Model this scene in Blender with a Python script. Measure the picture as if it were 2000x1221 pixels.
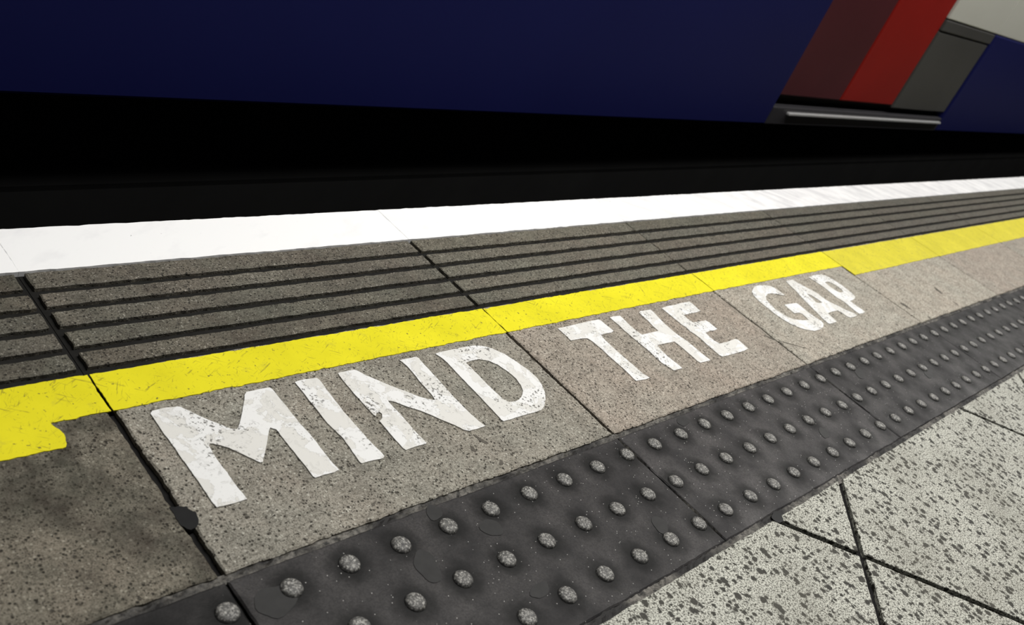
import bpy, bmesh, math, random
from mathutils import Matrix, Vector
from mathutils.geometry import tessellate_polygon

# ------------------------------------------------------------------ scene, camera, light
for o in list(bpy.data.objects):
    bpy.data.objects.remove(o, do_unlink=True)
scene = bpy.context.scene
COL = scene.collection
R = random.Random(7)

cam_data = bpy.data.cameras.new('camera')
cam = bpy.data.objects.new('camera', cam_data)
COL.objects.link(cam)
cam_data.sensor_fit = 'HORIZONTAL'
cam_data.sensor_width = 36.0
cam_data.lens = 36.0 * 1840.456 / 2000.0
cam_data.clip_start = 0.02
rot = Matrix(((0.67079768, 0.11947786, -0.73195322),
              (-0.64020352, 0.59150792, -0.49016102),
              (0.37439274, 0.79739790, 0.47327229)))
cam.matrix_world = Matrix.Translation((-0.42044, -0.44592, 0.69207)) @ rot.to_4x4()
cam_data.dof.use_dof = True
cam_data.dof.focus_distance = 1.25
cam_data.dof.aperture_fstop = 8.0
scene.camera = cam

world = bpy.data.worlds.new('station_air')
scene.world = world
world.use_nodes = True
bg = world.node_tree.nodes['Background']
bg.inputs[0].default_value = (0.85, 0.92, 1.0, 1)
bg.inputs[1].default_value = 0.03


def area(name, loc, rot_e, sx, sy, power, col=(1, 0.98, 0.94)):
    ld = bpy.data.lights.new(name, 'AREA')
    ld.shape = 'RECTANGLE'
    ld.size, ld.size_y, ld.energy, ld.color = sx, sy, power, col
    o = bpy.data.objects.new(name, ld)
    COL.objects.link(o)
    o.location, o.rotation_euler = loc, rot_e
    return o


# the row of fluorescent tubes hanging over the platform edge
area('tube_light', (1.0, 0.10, 2.45), (0, 0, 0), 1.5, 0.12, 70)
area('tube_light', (3.8, 0.10, 2.45), (0, 0, 0), 1.5, 0.12, 50)
area('tube_light', (6.6, 0.10, 2.45), (0, 0, 0), 1.5, 0.12, 50)

vs = scene.view_settings
vs.view_transform = 'Standard'
vs.look = 'None'
vs.gamma = 1.0
vs.use_curve_mapping = False
vs.exposure = 0.0


# ------------------------------------------------------------------ material helpers
class NT:
    def __init__(self, name):
        self.m = bpy.data.materials.new(name)
        self.m.use_nodes = True
        self.t = self.m.node_tree
        self.b = self.t.nodes['Principled BSDF']
        self.pos = self.t.nodes.new('ShaderNodeNewGeometry').outputs['Position']

    def n(self, kind, **kw):
        x = self.t.nodes.new(kind)
        for k, v in kw.items():
            setattr(x, k, v)
        return x

    def link(self, a, b):
        self.t.links.new(a, b)

    def mapped(self, scale=(1, 1, 1), rotz=0.0, src=None):
        mp = self.n('ShaderNodeMapping', vector_type='TEXTURE')   # turn first, then stretch
        mp.inputs['Scale'].default_value = tuple(1.0 / q for q in scale)
        mp.inputs['Rotation'].default_value = (0, 0, rotz)
        self.link(src or self.pos, mp.inputs[0])
        return mp.outputs[0]

    def noise(self, scale, detail=3, rough=0.55, vec=None, dist=0.0):
        x = self.n('ShaderNodeTexNoise')
        x.inputs['Scale'].default_value = scale
        x.inputs['Detail'].default_value = detail
        x.inputs['Roughness'].default_value = rough
        x.inputs['Distortion'].default_value = dist
        self.link(vec or self.pos, x.inputs['Vector'])
        return x.outputs['Fac']

    def voro(self, scale, vec=None, feature='F1', rand=1.0):
        x = self.n('ShaderNodeTexVoronoi', feature=feature)
        x.inputs['Scale'].default_value = scale
        x.inputs['Randomness'].default_value = rand
        self.link(vec or self.pos, x.inputs['Vector'])
        return x

    def ramp(self, fac, stops, interp='LINEAR'):
        x = self.n('ShaderNodeValToRGB')
        cr = x.color_ramp
        cr.interpolation = interp
        while len(cr.elements) < len(stops):
            cr.elements.new(0.5)
        for e, (p, c) in zip(cr.elements, stops):
            e.position = p
            e.color = (c, c, c, 1) if isinstance(c, (int, float)) else (*c, 1)
        self.link(fac, x.inputs[0])
        return x.outputs[0]

    def mix(self, fac, a, b, mode='MIX'):
        x = self.n('ShaderNodeMix', data_type='RGBA', blend_type=mode)
        for s, v in ((x.inputs['Factor'], fac), (x.inputs['A'], a), (x.inputs['B'], b)):
            if hasattr(v, 'node'):
                self.link(v, s)
            elif isinstance(v, (int, float)):
                s.default_value = v if s.type == 'VALUE' else (v, v, v, 1)
            else:
                s.default_value = (*v, 1)
        return x.outputs['Result']

    def math(self, op, a, b=0.0, c=0.0):
        x = self.n('ShaderNodeMath', operation=op)
        for s, v in zip(x.inputs, (a, b, c)):
            if hasattr(v, 'node'):
                self.link(v, s)
            else:
                s.default_value = v
        return x.outputs[0]

    def attr(self, name):
        x = self.n('ShaderNodeAttribute', attribute_type='OBJECT', attribute_name=name)
        return x

    def bump(self, h, strength=0.3, dist=0.001, prev=None):
        x = self.n('ShaderNodeBump')
        x.inputs['Strength'].default_value = strength
        x.inputs['Distance'].default_value = dist
        self.link(h, x.inputs['Height'])
        if prev:
            self.link(prev, x.inputs['Normal'])
        self.link(x.outputs[0], self.b.inputs['Normal'])
        return x.outputs[0]

    def done(self, col, rough=0.7, spec=0.5, metal=0.0):
        for s, v in ((self.b.inputs['Base Color'], col), (self.b.inputs['Roughness'], rough),
                     (self.b.inputs['Specular IOR Level'], spec), (self.b.inputs['Metallic'], metal)):
            if hasattr(v, 'node'):
                self.link(v, s)
            elif isinstance(v, (int, float)):
                s.default_value = v
            else:
                s.default_value = (*v, 1)
        return self.m


def plain(name, col, rough=0.6, metal=0.0, spec=0.12, var=0.25, scale=30):
    t = NT(name)
    f = t.noise(scale, 4)
    c = t.mix(f, tuple(x * (1 - var) for x in col), tuple(min(1, x * (1 + var)) for x in col))
    return t.done(c, rough, spec, metal)


def stone(name, base, warm, dark, light, rough=0.62, cell=330, pits=0.11, chips=0.90):
    """Concrete with small aggregate: dark pits, pale chips, mottled dirt; tint comes from each slab."""
    t = NT(name)
    v = t.voro(cell)
    val = t.n('ShaderNodeSeparateColor')
    t.link(v.outputs['Color'], val.inputs[0])
    rnd = val.outputs[0]
    big = t.noise(9, 5, 0.6)
    mid = t.noise(38, 5, 0.65)
    fine = t.noise(650, 4, 0.75)
    c = t.mix(t.ramp(big, [(0.36, 0), (0.64, 1)]), base, warm)
    c = t.mix(t.ramp(mid, [(0.32, 0.5), (0.56, 0.0)]), c, dark)
    grain = t.noise(270, 4, 0.7)
    c = t.mix(t.ramp(grain, [(0.36, 0.75), (0.50, 0.0)]), c, dark)
    c = t.mix(t.ramp(grain, [(0.55, 0.0), (0.70, 0.55)]), c, light)
    c = t.mix(t.ramp(fine, [(0.36, 0.8), (0.50, 0.0)]), c, dark)
    c = t.mix(t.ramp(fine, [(0.54, 0.0), (0.72, 0.7)]), c, light)
    pit_gate = t.math('MULTIPLY', t.ramp(rnd, [(pits, 1), (pits + 0.03, 0)]), t.ramp(v.outputs['Distance'], [(0.34, 1.0), (0.55, 0.0)]))
    c = t.mix(pit_gate, c, tuple(x * 0.35 for x in dark))
    chip_gate = t.math('MULTIPLY', t.ramp(rnd, [(chips - 0.03, 0), (chips, 1)]), t.ramp(v.outputs['Distance'], [(0.30, 0.8), (0.5, 0.0)]))
    c = t.mix(chip_gate, c, light)
    g2 = None
    for sc, key, lim in ((cell * 0.5, 1, 0.08), (cell * 1.7, 2, 0.18), (cell * 0.8, 0, 0.07)):
        v2 = t.voro(sc, vec=t.mapped((1, 1.15, 1), 0.7 + key))
        s2 = t.n('ShaderNodeSeparateColor')
        t.link(v2.outputs['Color'], s2.inputs[0])
        g = t.math('MULTIPLY', t.ramp(s2.outputs[key], [(lim, 1), (lim + 0.02, 0)]), t.ramp(v2.outputs['Distance'], [(0.24, 0.9), (0.46, 0.0)]))
        g2 = g if g2 is None else t.math('MAXIMUM', g2, g)
    g2 = t.math('MULTIPLY', g2, t.ramp(t.noise(60, 3), [(0.38, 0.35), (0.58, 1.0)]))
    c = t.mix(g2, c, tuple(x * 0.4 for x in dark))
    dirt = t.math('MULTIPLY', t.attr('dirt').outputs['Fac'], t.ramp(t.noise(11, 5, 0.62, dist=0.6), [(0.36, 1.0), (0.60, 0.15)]))
    c = t.mix(dirt, c, t.mix(t.ramp(t.noise(23, 3), [(0.4, 0), (0.6, 1)]), (0.055, 0.044, 0.034), (0.060, 0.060, 0.046)))
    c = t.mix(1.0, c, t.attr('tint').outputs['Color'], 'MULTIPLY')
    h = t.math('SUBTRACT', t.math('ADD', t.math('MULTIPLY', fine, 0.5), grain), t.math('ADD', pit_gate, g2))
    t.bump(h, 0.8, 0.0010)
    return t.done(c, rough, 0.3)


MAT = {}
MAT['beige'] = stone('beige_concrete', (0.375, 0.362, 0.318), (0.40, 0.358, 0.308), (0.10, 0.088, 0.070), (0.62, 0.60, 0.54))
MAT['ribstone'] = stone('ribbed_concrete', (0.195, 0.187, 0.146), (0.190, 0.166, 0.128), (0.045, 0.040, 0.031), (0.42, 0.40, 0.34), cell=360)


def make_flake():
    t = NT('flaked_terrazzo')
    w = t.n('ShaderNodeTexNoise')
    w.inputs['Scale'].default_value = 190
    w.inputs['Detail'].default_value = 4
    t.link(t.pos, w.inputs['Vector'])
    wv = t.mix(0.0065, t.pos, w.outputs['Color'], 'ADD')
    fine = t.noise(420, 4, 0.7)
    c = t.mix(t.ramp(fine, [(0.42, 1), (0.54, 0)]), (0.60, 0.60, 0.535), (0.075, 0.073, 0.06))
    gate = None
    for sc, lim, key in ((75, 0.32, 0), (115, 0.34, 1), (240, 0.36, 2)):
        v = t.voro(sc, vec=wv)
        s = t.n('ShaderNodeSeparateColor')
        t.link(v.outputs['Color'], s.inputs[0])
        g = t.math('MULTIPLY', t.ramp(s.outputs[key], [(lim, 1), (lim + 0.02, 0)]), t.ramp(v.outputs['Distance'], [(0.34, 1.0), (0.46, 0.0)]))
        gate = g if gate is None else t.math('MAXIMUM', gate, g)
    dk = t.mix(t.noise(120, 2), (0.006, 0.0055, 0.0045), (0.040, 0.038, 0.030))
    c = t.mix(t.math('MULTIPLY', gate, 0.97), c, dk)
    c = t.mix(t.ramp(t.noise(7, 4), [(0.3, 0.35), (0.6, 0.0)]), c, (0.14, 0.13, 0.10))
    t.bump(t.math('SUBTRACT', t.math('MULTIPLY', fine, 0.6), gate), 0.5, 0.0009)
    return t.done(c, 0.6, 0.2)


MAT['flake'] = make_flake()

PITCH = 0.0667
ROWS = ((-0.0383, 0.0515), (-0.1034, 0.0190), (-0.1700, 0.0515))


def make_tactile():
    t = NT('charcoal_tactile_concrete')
    big = t.noise(14, 5, 0.6)
    fine = t.noise(500, 3, 0.6)
    c = t.mix(t.ramp(big, [(0.35, 0), (0.68, 1)]), (0.030, 0.029, 0.030), (0.085, 0.081, 0.080))
    c = t.mix(t.ramp(fine, [(0.35, 0.6), (0.6, 0)]), c, (0.02, 0.02, 0.021))
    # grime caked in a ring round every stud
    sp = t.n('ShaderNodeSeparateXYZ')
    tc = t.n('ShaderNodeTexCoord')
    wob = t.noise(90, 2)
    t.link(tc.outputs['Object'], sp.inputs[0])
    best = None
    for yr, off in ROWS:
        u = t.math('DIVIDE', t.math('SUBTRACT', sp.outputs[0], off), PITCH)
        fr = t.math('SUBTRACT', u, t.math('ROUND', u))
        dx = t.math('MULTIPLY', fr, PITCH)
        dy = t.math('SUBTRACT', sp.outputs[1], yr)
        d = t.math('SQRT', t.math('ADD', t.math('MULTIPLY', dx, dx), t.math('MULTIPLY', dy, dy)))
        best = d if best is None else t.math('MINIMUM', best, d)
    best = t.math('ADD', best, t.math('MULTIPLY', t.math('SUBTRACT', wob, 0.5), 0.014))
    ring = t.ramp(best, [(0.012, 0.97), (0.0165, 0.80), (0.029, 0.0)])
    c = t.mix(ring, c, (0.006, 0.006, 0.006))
    v = t.voro(420)
    s = t.n('ShaderNodeSeparateColor')
    t.link(v.outputs['Color'], s.inputs[0])
    sparkle = t.math('MULTIPLY', t.ramp(s.outputs[0], [(0.965, 0), (0.97, 1)]), t.ramp(v.outputs['Distance'], [(0.18, 1), (0.28, 0)]))
    c = t.mix(sparkle, c, (0.55, 0.55, 0.53))
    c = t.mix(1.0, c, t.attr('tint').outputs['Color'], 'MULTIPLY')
    t.bump(fine, 0.25, 0.0006)
    return t.done(c, t.ramp(big, [(0.3, 0.62), (0.7, 0.45)]), 0.15)


MAT['tactile'] = make_tactile()


def make_stud():
    t = NT('worn_stud_concrete')
    v = t.voro(620)
    s = t.n('ShaderNodeSeparateColor')
    t.link(v.outputs['Color'], s.inputs[0])
    fine = t.noise(380, 4, 0.75)
    worn = t.mix(t.ramp(s.outputs[0], [(0.45, 0), (1.0, 1)]), (0.10, 0.097, 0.092), (0.46, 0.45, 0.42))
    worn = t.mix(t.ramp(fine, [(0.35, 0.8), (0.55, 0)]), worn, (0.03, 0.03, 0.03))
    g = t.n('ShaderNodeTexCoord')
    sp = t.n('ShaderNodeSeparateXYZ')
    t.link(g.outputs['Object'], sp.inputs[0])
    crown = t.ramp(sp.outputs[2], [(0.0020, 0), (0.0030, 1)])
    c = t.mix(crown, (0.010, 0.010, 0.010), worn)
    t.bump(fine, 0.5, 0.001)
    return t.done(c, 0.5, 0.35)


MAT['stud'] = make_stud()


def make_yellow():
    t = NT('yellow_line_paint')
    big = t.noise(11, 4)
    c = t.mix(t.ramp(big, [(0.35, 0), (0.65, 1)]), (0.70, 0.63, 0.010), (0.79, 0.71, 0.014))
    for i, (ang, th, sc) in enumerate(((0.9, 0.66, (520, 30, 30)), (-0.5, 0.67, (600, 36, 36)), (2.1, 0.66, (480, 26, 26)), (0.1, 0.68, (700, 50, 50)))):
        v = t.mapped(sc, ang)
        m = t.noise(1.0, 2, 0.5, vec=v, dist=0.9)
        gate = t.ramp(t.noise(34 + 7 * i, 2, 0.5, vec=t.mapped((1, 1, 1), ang * 3)), [(0.50, 0), (0.58, 1)])
        c = t.mix(t.math('MULTIPLY', gate, t.ramp(m, [(th - 0.03, 0), (th, 0.75)])), c, (0.34, 0.29, 0.02))
    spots = t.noise(210, 3, 0.6)
    c = t.mix(t.ramp(spots, [(0.655, 0), (0.69, 0.85)]), c, (0.12, 0.10, 0.03))
    c = t.mix(t.ramp(t.noise(38, 4, 0.7), [(0.60, 0), (0.78, 0.45)]), c, (0.35, 0.31, 0.05))
    c = t.mix(1.0, c, t.attr('tint').outputs['Color'], 'MULTIPLY')
    t.bump(t.noise(300, 3), 0.25, 0.0006)
    return t.done(c, 0.55, 0.22)


MAT['yellow'] = make_yellow()


def make_white(name, peel=1.0, base=(0.70, 0.69, 0.66), top=(0.78, 0.78, 0.775)):
    t = NT(name)
    layer = t.noise(26, 5, 0.62, dist=0.5)
    c = t.mix(t.ramp(layer, [(0.49, 0), (0.505, 1)]), base, top)
    edge = t.ramp(layer, [(0.488, 0), (0.495, 0.8 * peel), (0.503, 0)])
    c = t.mix(edge, c, (0.40, 0.39, 0.37))
    lay2 = t.noise(60, 4, 0.65, dist=0.8)
    c = t.mix(t.ramp(lay2, [(0.585, 0), (0.60, 0.5 * peel), (0.615, 0.18 * peel)]), c, (0.45, 0.44, 0.42))
    cl = t.ramp(t.noise(17, 3), [(0.46, 0), (0.58, 1)])
    sp = t.ramp(t.noise(230, 3, 0.65), [(0.575, 0), (0.61, 1)])
    c = t.mix(t.math('MULTIPLY', t.math('MULTIPLY', sp, cl), peel), c, (0.10, 0.095, 0.085))
    t.bump(t.math('ADD', layer, t.math('MULTIPLY', lay2, 0.4)), 0.45, 0.0012)
    return t.done(c, 0.55, 0.25)


MAT['letter'] = make_white('flaking_white_paint', 0.9)


def make_edge():
    t = NT('white_edge_paint')
    c = t.mix(t.ramp(t.noise(16, 5, 0.6, vec=t.mapped((0.5, 1, 1), 0.6)), [(0.55, 0), (0.75, 0.35)]), (0.95, 0.95, 0.955), (0.66, 0.66, 0.69))
    st = t.noise(14, 5, 0.65, vec=t.mapped((0.6, 2.2, 1), -0.75), dist=0.4)
    c = t.mix(t.math('MULTIPLY', t.attr('dirt').outputs['Fac'], t.ramp(st, [(0.42, 0), (0.62, 1)])), c, (0.42, 0.42, 0.45))
    sp = t.ramp(t.noise(170, 3, 0.6), [(0.74, 0), (0.76, 0.8)])
    c = t.mix(sp, c, (0.12, 0.12, 0.12))
    t.bump(t.noise(120, 3), 0.12, 0.0005)
    return t.done(c, 0.42, 0.45)


MAT['edge'] = make_edge()
MAT['joint'] = plain('black_joint_filler', (0.0095, 0.009, 0.009), 0.75, var=0.5, scale=120)
MAT['grime'] = plain('groove_grime', (0.012, 0.0115, 0.0105), 0.7, var=0.6, scale=90)
MAT['filler'] = plain('bitumen', (0.013, 0.013, 0.0135), 0.5, var=0.3, scale=60)
MAT['stain'] = plain('trodden_gum', (0.036, 0.0355, 0.0355), 0.5, var=0.3, scale=80)
MAT['scuff'] = plain('dark_scuff', (0.11, 0.10, 0.085), 0.8, var=0.5, scale=200)


def make_mortar():
    t = NT('crumbling_mortar')
    f = t.noise(150, 5, 0.7)
    p = t.noise(12, 3)
    a = t.mix(t.ramp(f, [(0.35, 0), (0.7, 1)]), (0.012, 0.0115, 0.011), (0.24, 0.225, 0.20))
    c = t.mix(t.ramp(p, [(0.42, 0), (0.58, 1)]), (0.012, 0.011, 0.011), a)
    t.bump(f, 0.8, 0.002)
    return t.done(c, 0.6, 0.3)


MAT['mortar'] = make_mortar()
MAT['blue'] = plain('navy_train_paint', (0.0074, 0.0090, 0.057), 0.5, spec=0.035, var=0.12, scale=2)
MAT['red'] = plain('red_door_paint', (0.19, 0.008, 0.006), 0.5, spec=0.05, var=0.2, scale=3)
MAT['maroon'] = plain('maroon_door_paint', (0.055, 0.012, 0.016), 0.5, spec=0.05, var=0.3, scale=3)
MAT['greypanel'] = plain('grey_door_panel', (0.045, 0.044, 0.042), 0.5, var=0.3, scale=3)
MAT['cream'] = plain('train_body_white', (0.42, 0.42, 0.38), 0.45, var=0.08, scale=3)
MAT['rubber'] = plain('black_rubber', (0.004, 0.004, 0.004), 0.8)
MAT['under'] = plain('underframe_black', (0.012, 0.012, 0.012), 0.9, spec=0.02, var=0.3, scale=6)
MAT['trim'] = plain('dark_grey_trim', (0.022, 0.021, 0.024), 0.5)
MAT['silver'] = plain('worn_aluminium', (0.62, 0.62, 0.62), 0.35, metal=0.7, var=0.1)
MAT['glass'] = plain('dark_window_glass', (0.02, 0.024, 0.028), 0.08, var=0.1, scale=2)
MAT['steel'] = plain('rail_steel', (0.05, 0.045, 0.04), 0.5, metal=0.6)
MAT['pit'] = plain('sooty_track_concrete', (0.010, 0.010, 0.010), 0.95, spec=0.02, var=0.5, scale=8)


# ------------------------------------------------------------------ mesh helpers
def link(name, me, parent=None, loc=(0, 0, 0)):
    o = bpy.data.objects.new(name, me)
    COL.objects.link(o)
    o.parent = parent
    o.location = loc
    return o


def tag(o, label=None, cat=None, kind=None, group=None):
    if label:
        o['label'] = label
    if cat:
        o['category'] = cat
    if kind:
        o['kind'] = kind
    if group:
        o['group'] = group
    return o


def mesh_from(verts, faces, mat, smooth=False, name='mesh'):
    me = bpy.data.meshes.new(name)
    me.from_pydata(verts, [], faces)
    me.materials.append(MAT[mat])
    if smooth:
        for p in me.polygons:
            p.use_smooth = True
    me.update()
    return me


def boxes(blist, mat):
    V, F = [], []
    for x0, x1, y0, y1, z0, z1 in blist:
        b = len(V)
        V += [(x0, y0, z0), (x1, y0, z0), (x1, y1, z0), (x0, y1, z0), (x0, y0, z1), (x1, y0, z1), (x1, y1, z1), (x0, y1, z1)]
        F += [tuple(b + i for i in f) for f in ((0, 3, 2, 1), (4, 5, 6, 7), (0, 1, 5, 4), (1, 2, 6, 5), (2, 3, 7, 6), (3, 0, 4, 7))]
    return mesh_from(V, F, mat)


def bevel_box(x0, x1, y0, y1, z0, z1, mat, w=0.004, seg=2):
    bm = bmesh.new()
    bmesh.ops.create_cube(bm, size=1.0)
    for v in bm.verts:
        v.co = Vector((x0 if v.co.x < 0 else x1, y0 if v.co.y < 0 else y1, z0 if v.co.z < 0 else z1))
    bmesh.ops.bevel(bm, geom=list(bm.edges), offset=w, segments=seg, affect='EDGES', profile=0.5)
    me = bpy.data.meshes.new('panel')
    bm.to_mesh(me)
    bm.free()
    me.materials.append(MAT[mat])
    return me


def area2(p):
    return sum(p[i][0] * p[(i + 1) % len(p)][1] - p[(i + 1) % len(p)][0] * p[i][1] for i in range(len(p))) / 2


def resample(poly, step, jit, rng, keep=False):
    out = []
    n = len(poly)
    drift = 0.0
    for i in range(n):
        a, b = Vector(poly[i]), Vector(poly[(i + 1) % n])
        d = b - a
        L = d.length
        if L < 1e-9:
            continue
        m = max(1, int(round(L / step)))
        nrm = Vector((d.y, -d.x)) / L
        for k in range(m):
            drift = drift * 0.6 + rng.gauss(0, jit)
            q = a + d * (k / m) + nrm * (0 if (keep and k == 0) else drift)
            out.append((q.x, q.y))
    return out


def slab_mesh(poly, z0, z1, mat, rng, step=0.010, jit=0.0004, bev=0.0015):
    """A stone slab: chipped outline, sloping arris, flat top."""
    if area2(poly) < 0:
        poly = poly[::-1]
    pts = resample(poly, step, jit, rng)
    n = len(pts)
    inner = []
    for i in range(n):
        a, b, c = Vector(pts[i - 1]), Vector(pts[i]), Vector(pts[(i + 1) % n])
        t = (c - a)
        t = t / max(t.length, 1e-9)
        w = bev * (1 + 0.5 * rng.random())
        q = b + Vector((-t.y, t.x)) * w
        inner.append((q.x, q.y))
    V = [(x, y, z0) for x, y in pts] + [(x, y, z1 - bev) for x, y in pts] + [(x, y, z1) for x, y in inner]
    F = []
    for i in range(n):
        j = (i + 1) % n
        F.append((i, j, n + j, n + i))
        F.append((n + i, n + j, 2 * n + j, 2 * n + i))
    F.append(tuple(range(2 * n, 3 * n)))
    return mesh_from(V, F, mat)


def flat_shape(rings, z0, z1, mat, rng=None, step=0.004, jit=0.0):
    """A thin raised layer (paint, gum) with any outline and holes."""
    rr = []
    for i, r in enumerate(rings):
        r = list(r)
        if (area2(r) < 0) != (i > 0):
            r = r[::-1]
        if rng:
            r = resample(r, step, jit, rng, keep=True)
        rr.append(r)
    flat = [p for r in rr for p in r]
    tri = tessellate_polygon([[Vector((x, y, 0)) for x, y in r] for r in rr])
    n = len(flat)
    V = [(x, y, z1) for x, y in flat] + [(x, y, z0) for x, y in flat]
    F = []
    for t in tri:
        a, b, c = t
        s = (flat[b][0] - flat[a][0]) * (flat[c][1] - flat[a][1]) - (flat[c][0] - flat[a][0]) * (flat[b][1] - flat[a][1])
        if abs(s) < 1e-14:
            continue
        F.append((a, b, c) if s > 0 else (a, c, b))
    o = 0
    for r in rr:
        m = len(r)
        for i in range(m):
            j = (i + 1) % m
            F.append((o + j, o + i, n + o + i, n + o + j))
        o += m
    return mesh_from(V, F, mat)


def blob(cx, cy, rx, ry, ang, rng, n=18, rough=0.16):
    out = []
    ca, sa = math.cos(ang), math.sin(ang)
    ph = [rng.uniform(0, 6.28) for _ in range(3)]
    for i in range(n):
        a = 2 * math.pi * i / n
        k = 1 + rough * (math.sin(2 * a + ph[0]) + 0.7 * math.sin(3 * a + ph[1]) + 0.5 * math.sin(5 * a + ph[2])) / 1.5
        x, y = rx * k * math.cos(a), ry * k * math.sin(a)
        out.append((cx + x * ca - y * sa, cy + x * sa + y * ca))
    return out


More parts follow.
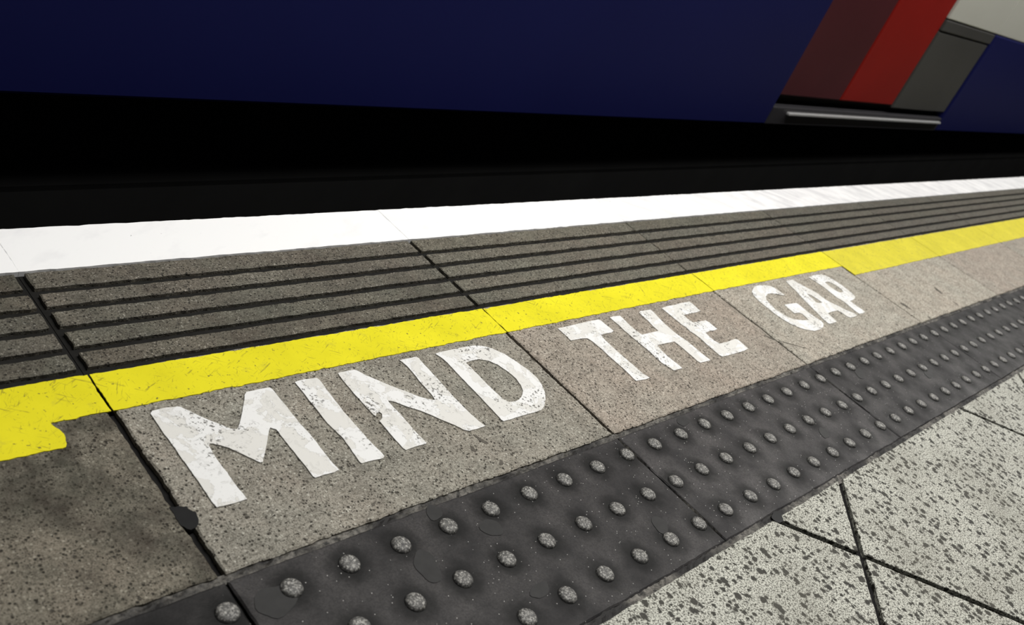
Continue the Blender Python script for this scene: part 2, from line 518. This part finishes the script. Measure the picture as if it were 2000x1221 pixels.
# outlines of the painted letters on the platform, in millimetres
LETTERS = {
    'M': [[(33.6,215.2),(37.0,218.4),(43.2,218.8),(53.8,219.2),(65.1,217.4),(68.2,215.3),(74.3,206.3),(80.7,196.1),(88.0,186.2),(95.9,177.1),(101.9,169.3),(107.9,166.2),(112.9,170.5),(121.5,181.0),(133.2,197.0),(144.5,213.7),(149.2,217.9),(163.7,217.9),(179.5,217.3),(181.1,213.5),(181.2,205.7),(181.3,183.8),(181.0,158.7),(182.0,130.2),(181.3,102.9),(181.1,85.4),(182.0,74.7),(174.9,73.4),(162.3,74.3),(150.0,73.8),(148.9,76.4),(149.5,88.6),(149.1,108.2),(149.3,129.1),(149.8,147.9),(149.2,152.9),(144.5,157.3),(140.4,153.4),(129.1,138.2),(116.2,121.8),(109.0,113.1),(106.1,113.5),(100.6,121.7),(94.2,131.3),(85.9,143.6),(79.3,149.8),(73.5,154.5),(70.1,155.7),(67.8,153.0),(66.8,143.4),(65.9,128.3),(66.7,111.8),(66.0,96.1),(66.1,87.6),(67.0,82.1),(67.1,72.7),(59.3,72.6),(48.3,72.8),(40.7,73.2),(34.0,73.8),(33.7,77.5),(33.6,91.7),(34.0,110.0),(33.9,124.7),(33.8,139.6),(33.7,154.7),(33.7,173.4),(33.1,188.1),(33.4,201.6)]],
    'I': [[(214.4,217.4),(227.0,218.7),(245.6,217.1),(246.9,213.7),(245.3,192.2),(243.0,155.6),(243.6,119.4),(244.7,92.2),(246.0,74.7),(242.2,72.6),(224.7,74.1),(213.0,74.2),(212.1,76.6),(213.6,93.7),(215.8,116.1),(212.3,142.7),(213.6,188.4)]],
    'N': [[(277.9,217.4),(281.6,218.2),(291.3,217.8),(303.2,217.7),(305.7,215.9),(312.7,203.3),(324.5,188.3),(335.5,174.6),(348.1,160.5),(358.2,148.2),(368.2,140.6),(375.7,136.8),(377.8,144.9),(378.7,163.7),(380.4,183.8),(381.5,200.8),(380.2,212.3),(378.7,217.7),(386.8,218.2),(408.1,217.4),(409.9,214.4),(408.8,203.7),(408.4,184.9),(408.1,164.0),(407.0,142.4),(406.8,119.8),(407.4,98.5),(409.6,81.7),(411.9,74.7),(407.3,74.4),(394.2,74.0),(382.1,74.6),(375.9,79.3),(370.4,89.5),(360.4,101.7),(351.2,114.7),(341.2,126.8),(329.8,137.1),(321.6,146.3),(317.5,151.0),(311.2,154.6),(310.5,141.8),(311.4,128.1),(311.1,110.6),(310.7,93.4),(311.9,75.9),(309.0,74.7),(292.5,75.1),(278.2,74.3),(276.7,78.3),(276.3,92.0),(276.9,111.8),(277.1,126.7),(283.9,130.0),(288.2,136.3),(287.2,140.4),(281.9,139.4),(277.9,135.2),(276.4,139.3),(276.2,147.7),(276.0,159.9),(275.6,174.5),(276.0,187.9),(276.3,203.9)]],
    'D': [[(441.4,216.1),(452.4,217.3),(472.9,217.6),(496.2,217.9),(516.3,216.6),(531.1,211.7),(543.0,203.3),(553.8,188.3),(560.4,168.8),(565.9,148.4),(567.2,129.3),(562.7,114.7),(555.3,101.2),(544.6,88.9),(530.5,78.0),(518.1,73.0),(503.2,72.7),(480.4,73.6),(459.1,73.1),(444.9,73.5),(443.4,76.8),(444.1,90.8),(444.7,110.9),(445.3,131.4),(445.1,148.8),(445.7,170.0),(446.3,191.5),(445.2,206.0)],[(475.8,187.8),(489.9,189.5),(502.9,188.3),(515.8,181.5),(524.4,170.0),(529.0,154.2),(530.7,137.9),(527.5,124.5),(521.5,113.4),(511.9,106.0),(500.6,100.5),(491.4,99.5),(481.3,101.3),(476.8,108.8),(475.9,122.7),(474.9,139.2),(475.8,158.0),(475.8,176.1)]],
    'T': [[(703.6,215.9),(730.0,216.3),(770.6,217.1),(809.2,217.4),(813.4,213.7),(813.3,203.8),(814.2,192.4),(814.4,184.8),(805.4,182.4),(789.6,183.2),(777.3,183.2),(774.5,172.5),(772.8,156.8),(772.9,138.1),(773.0,119.8),(773.1,101.6),(773.2,83.6),(777.2,72.4),(764.3,72.1),(742.5,74.4),(743.2,81.6),(745.3,101.2),(745.0,119.1),(744.5,134.7),(746.3,152.5),(744.9,170.0),(741.7,181.4),(731.2,183.8),(703.0,185.1),(704.0,196.7),(703.8,206.0)]],
    'H': [[(840.8,216.5),(851.7,217.2),(868.9,215.6),(868.3,206.4),(866.3,192.4),(865.2,176.9),(867.9,162.1),(892.3,162.3),(917.3,162.5),(917.2,169.8),(920.1,186.7),(921.4,202.8),(922.4,213.0),(928.8,216.2),(943.8,215.7),(960.0,214.6),(960.2,208.4),(955.5,189.7),(952.4,172.4),(951.8,154.8),(952.7,138.5),(956.7,124.5),(956.1,107.4),(955.5,90.5),(956.9,77.4),(957.3,71.2),(944.8,71.3),(926.3,72.1),(924.0,77.4),(925.4,92.3),(925.8,109.0),(925.7,123.2),(924.5,130.6),(902.2,131.6),(875.4,132.3),(871.5,122.2),(868.7,103.7),(869.9,88.5),(870.6,77.5),(870.3,72.3),(860.4,72.2),(846.1,72.8),(845.1,78.9),(841.7,87.7),(839.3,95.0),(840.2,109.5),(841.4,126.8),(840.5,144.8),(839.4,163.0),(839.4,179.8),(841.6,196.3),(840.8,207.9)]],
    'E': [[(992.4,212.8),(1007.3,214.5),(1041.0,214.3),(1063.3,215.5),(1087.6,215.1),(1089.0,208.3),(1087.9,197.2),(1086.9,186.1),(1073.9,184.6),(1049.8,185.0),(1027.9,185.5),(1025.7,175.1),(1028.6,162.1),(1048.0,161.1),(1068.5,160.5),(1072.0,152.9),(1071.0,142.2),(1071.4,133.8),(1060.2,132.3),(1044.3,133.6),(1027.8,131.9),(1025.4,120.4),(1025.6,108.5),(1030.6,99.9),(1054.1,98.8),(1085.8,100.5),(1090.6,96.3),(1089.6,85.9),(1088.4,71.2),(1071.3,69.3),(1035.0,69.4),(998.2,70.8),(993.7,74.7),(994.6,89.5),(995.4,106.7),(997.2,122.4),(996.9,134.4),(993.4,144.1),(995.7,155.6),(993.2,163.6),(992.9,175.8),(993.2,191.0),(992.8,203.4)]],
    'G': [[(1313.1,205.2),(1329.0,213.2),(1349.9,219.2),(1370.1,220.4),(1392.5,215.5),(1406.6,209.4),(1409.2,200.6),(1410.9,189.2),(1410.1,176.3),(1400.8,179.1),(1386.9,185.2),(1372.0,190.6),(1356.9,190.6),(1339.1,184.4),(1327.7,175.8),(1320.4,161.3),(1315.6,146.5),(1319.1,132.8),(1322.6,119.1),(1330.1,109.8),(1343.6,103.9),(1361.8,98.5),(1379.2,97.5),(1382.3,104.2),(1385.0,115.5),(1377.9,121.4),(1361.4,122.9),(1361.8,132.1),(1362.6,142.5),(1364.8,151.4),(1387.0,150.6),(1414.2,148.1),(1415.8,142.9),(1413.0,127.2),(1412.8,111.2),(1413.5,93.7),(1416.9,83.7),(1411.1,75.7),(1397.7,69.5),(1375.5,65.3),(1351.2,65.6),(1328.9,74.4),(1314.1,85.2),(1303.3,100.2),(1298.2,116.5),(1295.4,136.3),(1297.4,155.3),(1297.9,173.5),(1303.3,191.0)]],
    'A': [[(1481.9,215.3),(1494.3,216.1),(1513.4,216.5),(1515.4,211.2),(1522.0,192.6),(1531.1,176.5),(1538.2,159.3),(1535.3,136.9),(1542.5,124.2),(1551.6,108.3),(1560.6,92.4),(1572.7,80.1),(1572.3,71.7),(1557.6,70.6),(1537.1,71.5),(1531.0,77.5),(1529.7,93.0),(1523.3,99.8),(1501.8,100.8),(1476.5,99.6),(1473.0,90.8),(1470.5,80.5),(1467.1,71.8),(1452.9,71.3),(1430.8,71.5),(1430.1,80.9),(1438.4,103.3),(1447.9,128.5),(1458.5,156.9),(1471.2,182.7),(1476.3,200.3)],[(1497.4,167.2),(1504.5,159.7),(1508.8,147.5),(1510.2,131.8),(1499.0,131.9),(1487.7,136.0),(1489.8,145.4),(1493.0,157.5)]],
    'P': [[(1587.2,212.8),(1605.5,215.4),(1630.6,216.0),(1654.8,213.7),(1668.2,207.5),(1674.8,195.6),(1677.9,179.7),(1678.8,162.8),(1676.5,146.5),(1673.2,132.0),(1667.8,124.0),(1655.3,118.9),(1637.4,116.3),(1624.0,115.9),(1621.3,106.2),(1622.6,94.4),(1623.9,82.6),(1621.8,74.4),(1608.1,72.9),(1590.4,74.5),(1589.6,82.3),(1592.6,100.2),(1595.7,118.4),(1591.6,135.1),(1593.7,155.2),(1595.8,175.5),(1594.7,192.1),(1591.5,207.6)],[(1626.7,187.7),(1642.2,187.2),(1652.2,179.4),(1655.7,168.2),(1655.4,156.2),(1648.5,146.9),(1637.3,145.9),(1627.1,149.2),(1624.6,158.6),(1622.4,172.4)],[(1602.5,208.3),(1605.5,204.5),(1601.7,195.4),(1597.1,197.7)]],
}

# ------------------------------------------------------------------ the platform floor
S = 0.6                       # slab width along the platform
K0, K1 = -3, 15
X0, X1 = K0 * S, K1 * S
Y_EDGE, Y_WHITE, Y_YELLOW, Y_YLOW, Y_TACT, Y_FLOOR = 0.5695, 0.4810, 0.2885, 0.2305, -0.2060, -0.2145
BED = -0.007

floor = link('floor', boxes([(X0, X1, -2.6, 0.50, -0.30, BED)], 'joint'))
tag(floor, 'station platform floor of concrete slabs with black joints', kind='structure')

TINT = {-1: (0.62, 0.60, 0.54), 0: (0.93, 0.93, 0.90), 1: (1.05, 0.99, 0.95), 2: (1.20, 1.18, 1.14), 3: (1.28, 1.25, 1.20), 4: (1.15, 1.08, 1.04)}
slabs = {}
for k in range(K0, K1):
    rng = random.Random(100 + k)
    jl = 0.0042 if k == 0 else 0.0030
    jr = 0.0042 if k == -1 else 0.0030
    x0, x1 = jl, S - jr
    near = -2 <= k <= 4
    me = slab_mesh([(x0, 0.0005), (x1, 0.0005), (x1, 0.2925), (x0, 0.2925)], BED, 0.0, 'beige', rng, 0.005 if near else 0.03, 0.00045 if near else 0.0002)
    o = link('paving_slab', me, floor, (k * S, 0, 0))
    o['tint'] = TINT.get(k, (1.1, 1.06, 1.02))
    o['dirt'] = {-1: 0.95, 0: 0.22, 1: 0.12}.get(k, 0.05)
    slabs[k] = o

# ribbed slabs: a grimy base with five raised ribs each
RIBS = ((0.4790, 0.4485), (0.4375, 0.4135), (0.4025, 0.3765), (0.3655, 0.3395), (0.3285, 0.3035))
for k in range(K0, K1):
    rng = random.Random(300 + k)
    near = -2 <= k <= 4
    jl = 0.0060 if k == 0 else (0.0040 if k == 1 else 0.0020)
    jr = 0.0060 if k == -1 else (0.0040 if k == 0 else 0.0020)
    base = link('ribbed_slab', boxes([(0.0005, S - 0.0005, 0.293, 0.4805, BED, -0.0062)], 'grime'), floor, (k * S, 0, 0))
    base['tint'] = (1, 1, 1)
    tint = {-1: 0.80, 0: 0.90, 1: 0.92, 2: 0.80, 3: 0.70}.get(k, 0.64)
    for i, (ya, yb) in enumerate(RIBS):
        me = slab_mesh([(jl, yb), (S - jr, yb), (S - jr, ya), (jl, ya)], -0.0062, 0.0, 'ribstone', rng, 0.006 if near else 0.03, 0.00035 if near else 0.0002, 0.0014)
        r = link('rib', me, base)
        r['tint'] = (tint * rng.uniform(0.98, 1.03), tint, tint * rng.uniform(0.97, 1.02))
        r['dirt'] = {-1: 0.6, 0: 0.5, 1: 0.2}.get(k, 0.15)


# tactile tiles with three rows of studs, the rows staggered
def stud_mesh():
    prof = ((0.0120, -0.0010), (0.0114, 0.0006), (0.0105, 0.0020), (0.0095, 0.0031), (0.0073, 0.0039), (0.0038, 0.0042))
    n = 20
    V, F = [], []
    for r, z in prof:
        V += [(r * math.cos(2 * math.pi * i / n), r * math.sin(2 * math.pi * i / n), z) for i in range(n)]
    for a in range(len(prof) - 1):
        for i in range(n):
            j = (i + 1) % n
            F.append((a * n + i, a * n + j, (a + 1) * n + j, (a + 1) * n + i))
    V.append((0, 0, 0.0043))
    c = len(V) - 1
    b = (len(prof) - 1) * n
    for i in range(n):
        F.append((b + i, b + (i + 1) % n, c))
    return V, F


SV, SF = stud_mesh()
STUD = mesh_from(SV, SF, 'stud', True)
tiles = {}
for k in range(K0, K1):
    rng = random.Random(500 + k)
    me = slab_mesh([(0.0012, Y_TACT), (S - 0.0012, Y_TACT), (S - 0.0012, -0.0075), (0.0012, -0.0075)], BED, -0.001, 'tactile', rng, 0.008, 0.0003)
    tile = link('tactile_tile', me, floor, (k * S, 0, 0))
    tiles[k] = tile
    g = {-1: 0.42, 0: 0.76, 1: 0.95, 2: 0.74, 3: 0.62}.get(k, 0.55)  # leftmost tiles darker: the light's fall-off there is put into the tint
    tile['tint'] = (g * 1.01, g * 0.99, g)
    if -1 <= k <= 6:
        for yr, off in ROWS:
            for j in range(9):
                s = link('stud', STUD, tile, (off + j * PITCH + rng.uniform(-0.0008, 0.0008), yr + rng.uniform(-0.0008, 0.0008), -0.001))
                s.rotation_euler.z = rng.uniform(0, 6.28)
    else:
        V, F = [], []
        for yr, off in ROWS:
            for j in range(9):
                b = len(V)
                V += [(x + off + j * PITCH, y + yr, z - 0.001) for x, y, z in SV]
                F += [tuple(b + i for i in f) for f in SF]
        tag(link('stud_field', mesh_from(V, F, 'stud', True), tile), kind='stuff')


# crumbly mortar in the two long joints
def mortar(ya, yb, z, seed):
    rng = random.Random(seed)
    n = int((X1 - X0) / 0.006)
    V, F = [], []
    for i in range(n + 1):
        x = X0 + (X1 - X0) * i / n
        for j in range(4):
            y = ya + (yb - ya) * j / 3
            V.append((x, y, z + rng.uniform(-0.0012, 0.0012)))
    for i in range(n):
        for j in range(3):
            a = i * 4 + j
            F.append((a, a + 4, a + 5, a + 1))
    return mesh_from(V, F, 'mortar')


def cross_mortar(x, ya, yb, seed):
    rng = random.Random(seed)
    n = int((yb - ya) / 0.004)
    V, F = [], []
    for i in range(n + 1):
        w = 0.0014 + rng.uniform(0, 0.0012)
        y = ya + (yb - ya) * i / n
        V += [(x - w, y, -0.004), (x + rng.uniform(-0.0006, 0.0006), y, 0.0002 + rng.uniform(-0.001, 0.0004)), (x + w, y, -0.004)]
    for i in range(n):
        for j in range(2):
            a = i * 3 + j
            F.append((a, a + 1, a + 4, a + 3))
    return mesh_from(V, F, 'mortar')


for x, ya, yb in ((0.6, -0.198, -0.105), (0.6, -0.070, -0.012), (1.2, -0.14, -0.02)):
    link('joint_mortar', cross_mortar(x, ya, yb, int(x * 100 - ya * 1000)), floor)
link('joint_mortar', mortar(-0.0085, 0.0015, -0.0035, 1), floor)
link('joint_mortar', mortar(Y_FLOOR - 0.004, Y_TACT + 0.002, -0.0028, 2), floor)

# speckled slabs laid on the diagonal, cut off along the tactile strip
ANG = math.radians(38.6)
UX, UY = Vector((math.cos(ANG), math.sin(ANG))), Vector((-math.sin(ANG), math.cos(ANG)))
ORG = Vector((0.799, -0.318))
D = 0.606


def clip(poly, f):
    out = []
    for i in range(len(poly)):
        a, b = poly[i], poly[(i + 1) % len(poly)]
        fa, fb = f(a), f(b)
        if fa >= 0:
            out.append(a)
        if (fa >= 0) != (fb >= 0):
            t = fa / (fa - fb)
            out.append((a[0] + (b[0] - a[0]) * t, a[1] + (b[1] - a[1]) * t))
    return out


G = 0.0050
for i in range(-8, 12):
    for j in range(-10, 7):
        q = [ORG + UX * (D * (i + a) + (G if a == 0 else -G)) + UY * (D * (j + b) + (G if b == 0 else -G)) for a, b in ((0, 0), (1, 0), (1, 1), (0, 1))]
        poly = [(v.x, v.y) for v in q]
        for f in (lambda p: Y_FLOOR - p[1], lambda p: p[1] + 2.55, lambda p: p[0] - X0 - 0.02, lambda p: X1 - 3.0 - p[0]):
            poly = clip(poly, f)
            if len(poly) < 3:
                break
        if len(poly) < 3 or abs(area2(poly)) < 0.002:
            continue
        rng = random.Random(900 + i * 31 + j)
        cx = sum(p[0] for p in poly) / len(poly)
        cy = sum(p[1] for p in poly) / len(poly)
        poly = [(x - cx, y - cy) for x, y in poly]
        near = -1 <= i <= 2 and -2 <= j <= 1
        link('speckled_slab', slab_mesh(poly, BED, 0.0, 'flake', rng, 0.006 if near else 0.03, 0.00035, 0.0008), floor, (cx, cy, 0))

# bitumen that has squeezed out of the joint beside the first word, and scuffs on the slabs
link('bitumen_blob', flat_shape([[(-0.0065, 0.091), (0.002, 0.089), (0.009, 0.086), (0.0135, 0.0755), (0.0115, 0.067), (0.006, 0.060), (-0.001, 0.058), (-0.007, 0.066), (-0.0068, 0.078)]], -0.003, 0.0006, 'filler', random.Random(3), 0.003, 0.0005), floor)
link('bitumen_blob', flat_shape([blob(0.724, -0.214, 0.012, 0.009, 0.3, random.Random(4))], -0.004, 0.0006, 'filler'), floor)
for cx, cy, rx, ry, a in ((0.3885, 0.057, 0.0085, 0.0034, 1.9), (0.366, 0.0475, 0.006, 0.0026, 1.2), (0.3865, 0.0155, 0.0045, 0.003, 0.5), (0.19, 0.019, 0.003, 0.002, 0.2), (0.47, 0.045, 0.0025, 0.0015, 1.0)):
    link('scuff', flat_shape([blob(cx, cy, rx, ry, a, random.Random(int(cx * 1e4)), 16, 0.35)], 0.0, 0.00035, 'scuff'), slabs[0])
for k, cx, cy, rx, ry, a in ((1, 1.1890, 0.082, 0.013, 0.0025, -0.78), (2, 1.2310, 0.0500, 0.031, 0.0013, -0.58), (2, 1.3225, 0.0345, 0.004, 0.0012, -1.2), (2, 1.5964, 0.1578, 0.004, 0.002, 0.3),
                            (3, 1.8313, 0.0590, 0.015, 0.006, 1.57), (3, 2.0980, 0.0750, 0.014, 0.006, 1.0), (3, 2.0890, 0.0190, 0.007, 0.003, 1.6), (3, 1.8620, 0.0060, 0.006, 0.003, 1.0)):
    link('scuff', flat_shape([blob(cx - k * S, cy, rx, ry, a, random.Random(int(cx * 1e4)), 22, 0.3)], 0.0, 0.00035, 'scuff'), slabs[k])
# trodden gum on the tactile tiles
for k, cx, cy, rx, ry, a in ((0, 0.2493, -0.0165, 0.012, 0.009, 0.4), (0, 0.1935, -0.0729, 0.020, 0.014, 1.2), (0, 0.2998, -0.0606, 0.013, 0.013, 0.1), (0, 0.2916, -0.1509, 0.015, 0.008, 0.3),
                            (0, 0.5244, -0.1475, 0.016, 0.010, 0.9), (0, 0.03, -0.045, 0.022, 0.016, 0.4), (1, 0.4212, -0.1349, 0.015, 0.009, 0.7), (1, 0.2896, -0.1017, 0.013, 0.010, 0.2), (1, 0.15, -0.02, 0.016, 0.008, 0.2),
                            (2, 0.12, -0.06, 0.018, 0.011, 0.5), (2, 0.35, -0.12, 0.024, 0.010, 0.3)):
    link('gum_stain', flat_shape([blob(cx, cy, rx, ry, a, random.Random(int(cx * 1e4) + k), 22, 0.14)], -0.0012, -0.0004, 'stain'), tiles[k])

# ------------------------------------------------------------------ the white platform edge and its wall
trim = link('trim_1', boxes([(X0, X1, 0.4835, 0.566, -0.075, -0.0006)], 'edge'))
tag(trim, 'white painted coping along the platform edge', kind='structure')
for k in range(K0, K1):
    rng = random.Random(700 + k)
    me = slab_mesh([(0.0003, Y_WHITE), (S - 0.0003, Y_WHITE), (S - 0.0003, Y_EDGE), (0.0003, Y_EDGE)], -0.062, 0.0008, 'edge', rng, 0.007, 0.00035, 0.0004)
    cs = link('coping_stone', me, trim, (k * S, 0, 0))
    cs['dirt'] = 0.0 if k < 1 else (0.05 if k == 1 else (0.22 if k == 2 else 0.42))

wall = link('wall_platform', boxes([(X0, X1, 0.40, 0.50, -1.15, -0.30), (X0, X1, 0.47, 0.52, -0.30, -0.075)], 'pit'))
tag(wall, 'sooty platform face below the white edge', kind='structure')
bed = link('floor_track', boxes([(X0 - 2, X1 + 4, 0.30, 5.2, -1.35, -1.15)], 'pit'))
tag(bed, 'black track bed below the train', kind='structure')
back = link('wall_back', boxes([(X0 - 2, X1 + 4, 5.0, 5.2, -1.15, 3.6)], 'pit'))
tag(back, 'dark tunnel wall behind the train', kind='structure')

# ------------------------------------------------------------------ yellow line, one strip of paint per slab
yl = bpy.data.objects.new('yellow_line', None)
COL.objects.link(yl)
yl.location = (0, 0.26, 0.0)
tag(yl, 'scratched yellow safety line painted along the slabs beside the ribs', 'line')
for k in range(K0, K1):
    rng = random.Random(1100 + k)
    a, b = k * S + 0.0012, (k + 1) * S - 0.0012
    yt = 0.2895
    if k < -1:
        P = [(a, 0.195), (b, 0.195), (b, yt), (a, yt)]
    elif k == -1:
        P = [(a, 0.195), (-0.061, 0.195), (-0.056, 0.212), (-0.0615, 0.2305), (b, Y_YLOW), (b, yt), (a, yt)]
    elif k == 2:
        P = [(a, Y_YLOW), (1.783, 0.2275), (b - 0.0015, 0.2265), (b - 0.0015, yt), (a, yt)]
    elif k > 2:
        P = [(a, 0.1895), (b, 0.1905), (b, yt - 0.001), (a, yt - 0.001)]
    else:
        P = [(a, Y_YLOW), (b, Y_YLOW), (b, yt), (a, yt)]
    P = [(x, y - 0.26) for x, y in P]
    ps = link('paint_strip', flat_shape([P], 0.0, 0.0012, 'yellow', rng, 0.004, 0.00045), yl)
    ps['tint'] = (0.88, 0.865, 2.4) if k > 2 else (1, 1, 1)

# ------------------------------------------------------------------ the words
for word, label in (('MIND', 'flaking white painted word MIND on the slab nearest the camera'),
                    ('THE', 'white painted word THE on the middle slab below the yellow line'),
                    ('GAP', 'white painted word GAP on the pale slab at the far end')):
    x0 = min(p[0] for c in word for p in LETTERS[c][0]) / 1000
    root = bpy.data.objects.new('painted_word', None)
    COL.objects.link(root)
    root.location = (x0, 0.07, 0.0)
    tag(root, label, 'lettering', group='words of the warning on the platform')
    for c in word:
        rings = [[(x / 1000 - x0, y / 1000 - 0.07) for x, y in r] for r in LETTERS[c]]
        o = link('letter', flat_shape(rings, 0.0, 0.0015, 'letter', random.Random(ord(c)), 0.004, 0.00018), root)
        o['label'] = 'white painted letter ' + c

# ------------------------------------------------------------------ the train
TY = 0.85
train = bpy.data.objects.new('underground_train', None)
COL.objects.link(train)
train.location = (0, TY, -1.0)
train.rotation_euler.z = math.atan(0.0175)
tag(train, 'navy blue underground train with red doors beyond the black gap', 'train')
ZB = 1.0          # local height of the platform level
TX0, TX1 = -3.0, 13.0
DL, DR = 2.45, 4.13
Z0, ZS, ZT = ZB + 0.037, ZB + 0.504, ZB + 2.15


def part(name, me, parent=train):
    return link(name, me, parent)


def side(xa, xb):
    part('skirt_panel', bevel_box(xa, xb, 0.0, 0.04, Z0, ZS, 'blue', 0.006))
    part('body_panel', bevel_box(xa, xb, 0.004, 0.044, ZS + 0.003, ZT, 'cream', 0.004))
    n = max(1, int((xb - xa) / 1.5))
    w = (xb - xa) / n
    for i in range(n):
        f = part('window_frame', bevel_box(xa + w * i + 0.12, xa + w * (i + 1) - 0.12, -0.006, 0.01, ZB + 0.85, ZB + 1.75, 'rubber', 0.005))
        part('window_pane', bevel_box(xa + w * i + 0.16, xa + w * (i + 1) - 0.16, -0.008, 0.008, ZB + 0.89, ZB + 1.71, 'glass', 0.003), f)


def doorway(xa, sc=1.0):
    ml, mr = xa + 0.50, xa + 1.02
    xb = xa + (DR - DL)
    part('door_recess', boxes([(xa, xb, 0.05, 0.09, Z0, ZT)], 'rubber'))
    part('solebar_trim', bevel_box(xa, xb, 0.0, 0.05, Z0, ZB + 0.100, 'trim', 0.004))
    part('door_sill', bevel_box(xa + 0.11, xb - 0.02, -0.012, 0.02, ZB + 0.076, ZB + 0.086, 'silver', 0.003))
    for x0, x1, m in ((xa + 0.004, ml - 0.003, 'maroon'), (ml + 0.003, mr - 0.003, 'red')):
        leaf = part('door_leaf', bevel_box(x0, x1, 0.012, 0.05, ZB + 0.135, ZT - 0.05, m, 0.006))
        f = part('door_window', bevel_box(x0 + 0.10, x1 - 0.10, 0.006, 0.02, ZB + 0.9, ZB + 1.8, 'glass', 0.005), leaf)
    part('door_pocket_panel', bevel_box(mr + 0.003, xb - 0.004, 0.008, 0.05, ZB + 0.125, ZB + 0.455, 'greypanel', 0.006))
    part('kick_band', bevel_box(mr + 0.003, xb - 0.004, 0.004, 0.05, ZB + 0.458, ZS - 0.002, 'greypanel', 0.004))
    part('pocket_body_panel', bevel_box(mr + 0.003, xb - 0.004, 0.004, 0.05, ZS + 0.003, ZT, 'cream', 0.004))


side(TX0, DL - 0.004)
doorway(DL)
side(DR + 0.004, 8.6)
doorway(8.604)
side(8.604 + (DR - DL) + 0.004, TX1)
# roof, ends, underframe, wheels
prof = [(0.02, ZT), (0.10, ZT + 0.22), (0.35, ZT + 0.42), (0.80, ZT + 0.54), (1.35, ZT + 0.57), (1.9, ZT + 0.54), (2.35, ZT + 0.42), (2.6, ZT + 0.22), (2.68, ZT)]
V = [(x, y, z) for x in (TX0, TX1) for y, z in prof]
n = len(prof)
part('roof', mesh_from(V, [(i, i + 1, n + i + 1, n + i) for i in range(n - 1)] + [tuple(range(n))[::-1], tuple(range(n, 2 * n))], 'greypanel', False))
part('far_side', boxes([(TX0, TX1, 2.64, 2.68, Z0, ZT), (TX0, TX0 + 0.04, 0.05, 2.64, Z0, ZT), (TX1 - 0.04, TX1, 0.05, 2.64, Z0, ZT)], 'blue'))
part('added_gap_plate', boxes([(TX0, TX1, 0.06, 0.10, Z0 - 0.85, Z0 - 0.19)], 'under'))  # plate added below the underframe so the gap reads evenly dark
part('underframe', boxes([(TX0, TX1, 0.06, 2.62, Z0 - 0.20, Z0 + 0.02), (-1.0, 3.5, 0.45, 2.2, Z0 - 0.62, Z0 - 0.20), (5.5, 9.0, 0.45, 2.2, Z0 - 0.62, Z0 - 0.20)], 'under'))
for cx in (-2.2, -1.3, 10.6, 12.4):
    for cy in (0.60, 2.04):
        bm = bmesh.new()
        bmesh.ops.create_cone(bm, cap_ends=True, segments=28, radius1=0.38, radius2=0.36, depth=0.12, matrix=Matrix.Translation((cx, cy, 0.39)) @ Matrix.Rotation(math.pi / 2, 4, 'X'))
        me = bpy.data.meshes.new('wheel')
        bm.to_mesh(me)
        bm.free()
        me.materials.append(MAT['steel'])
        part('wheel', me)
    if True:
        part('axle', boxes([(cx - 0.06, cx + 0.06, 0.66, 1.98, 0.33, 0.45)], 'under'))
        part('bogie_beam', boxes([(cx - 0.3, cx + 0.3, 0.75, 1.9, 0.40, Z0 - 0.2)], 'under'))
for cy, lab in ((1.45, 'rusty running rail nearer the platform under the train'), (2.89, 'rusty running rail farther from the platform under the train')):
    r = link('running_rail', boxes([(TX0 - 1, TX1 + 1, -0.035, 0.035, 0.10, 0.14), (TX0 - 1, TX1 + 1, -0.01, 0.01, 0.02, 0.10), (TX0 - 1, TX1 + 1, -0.07, 0.07, 0.0, 0.02)], 'steel'), None, (0, cy, -1.15))
    r.rotation_euler.z = math.atan(0.0175)
    tag(r, lab, 'rail', group='rails of the track')
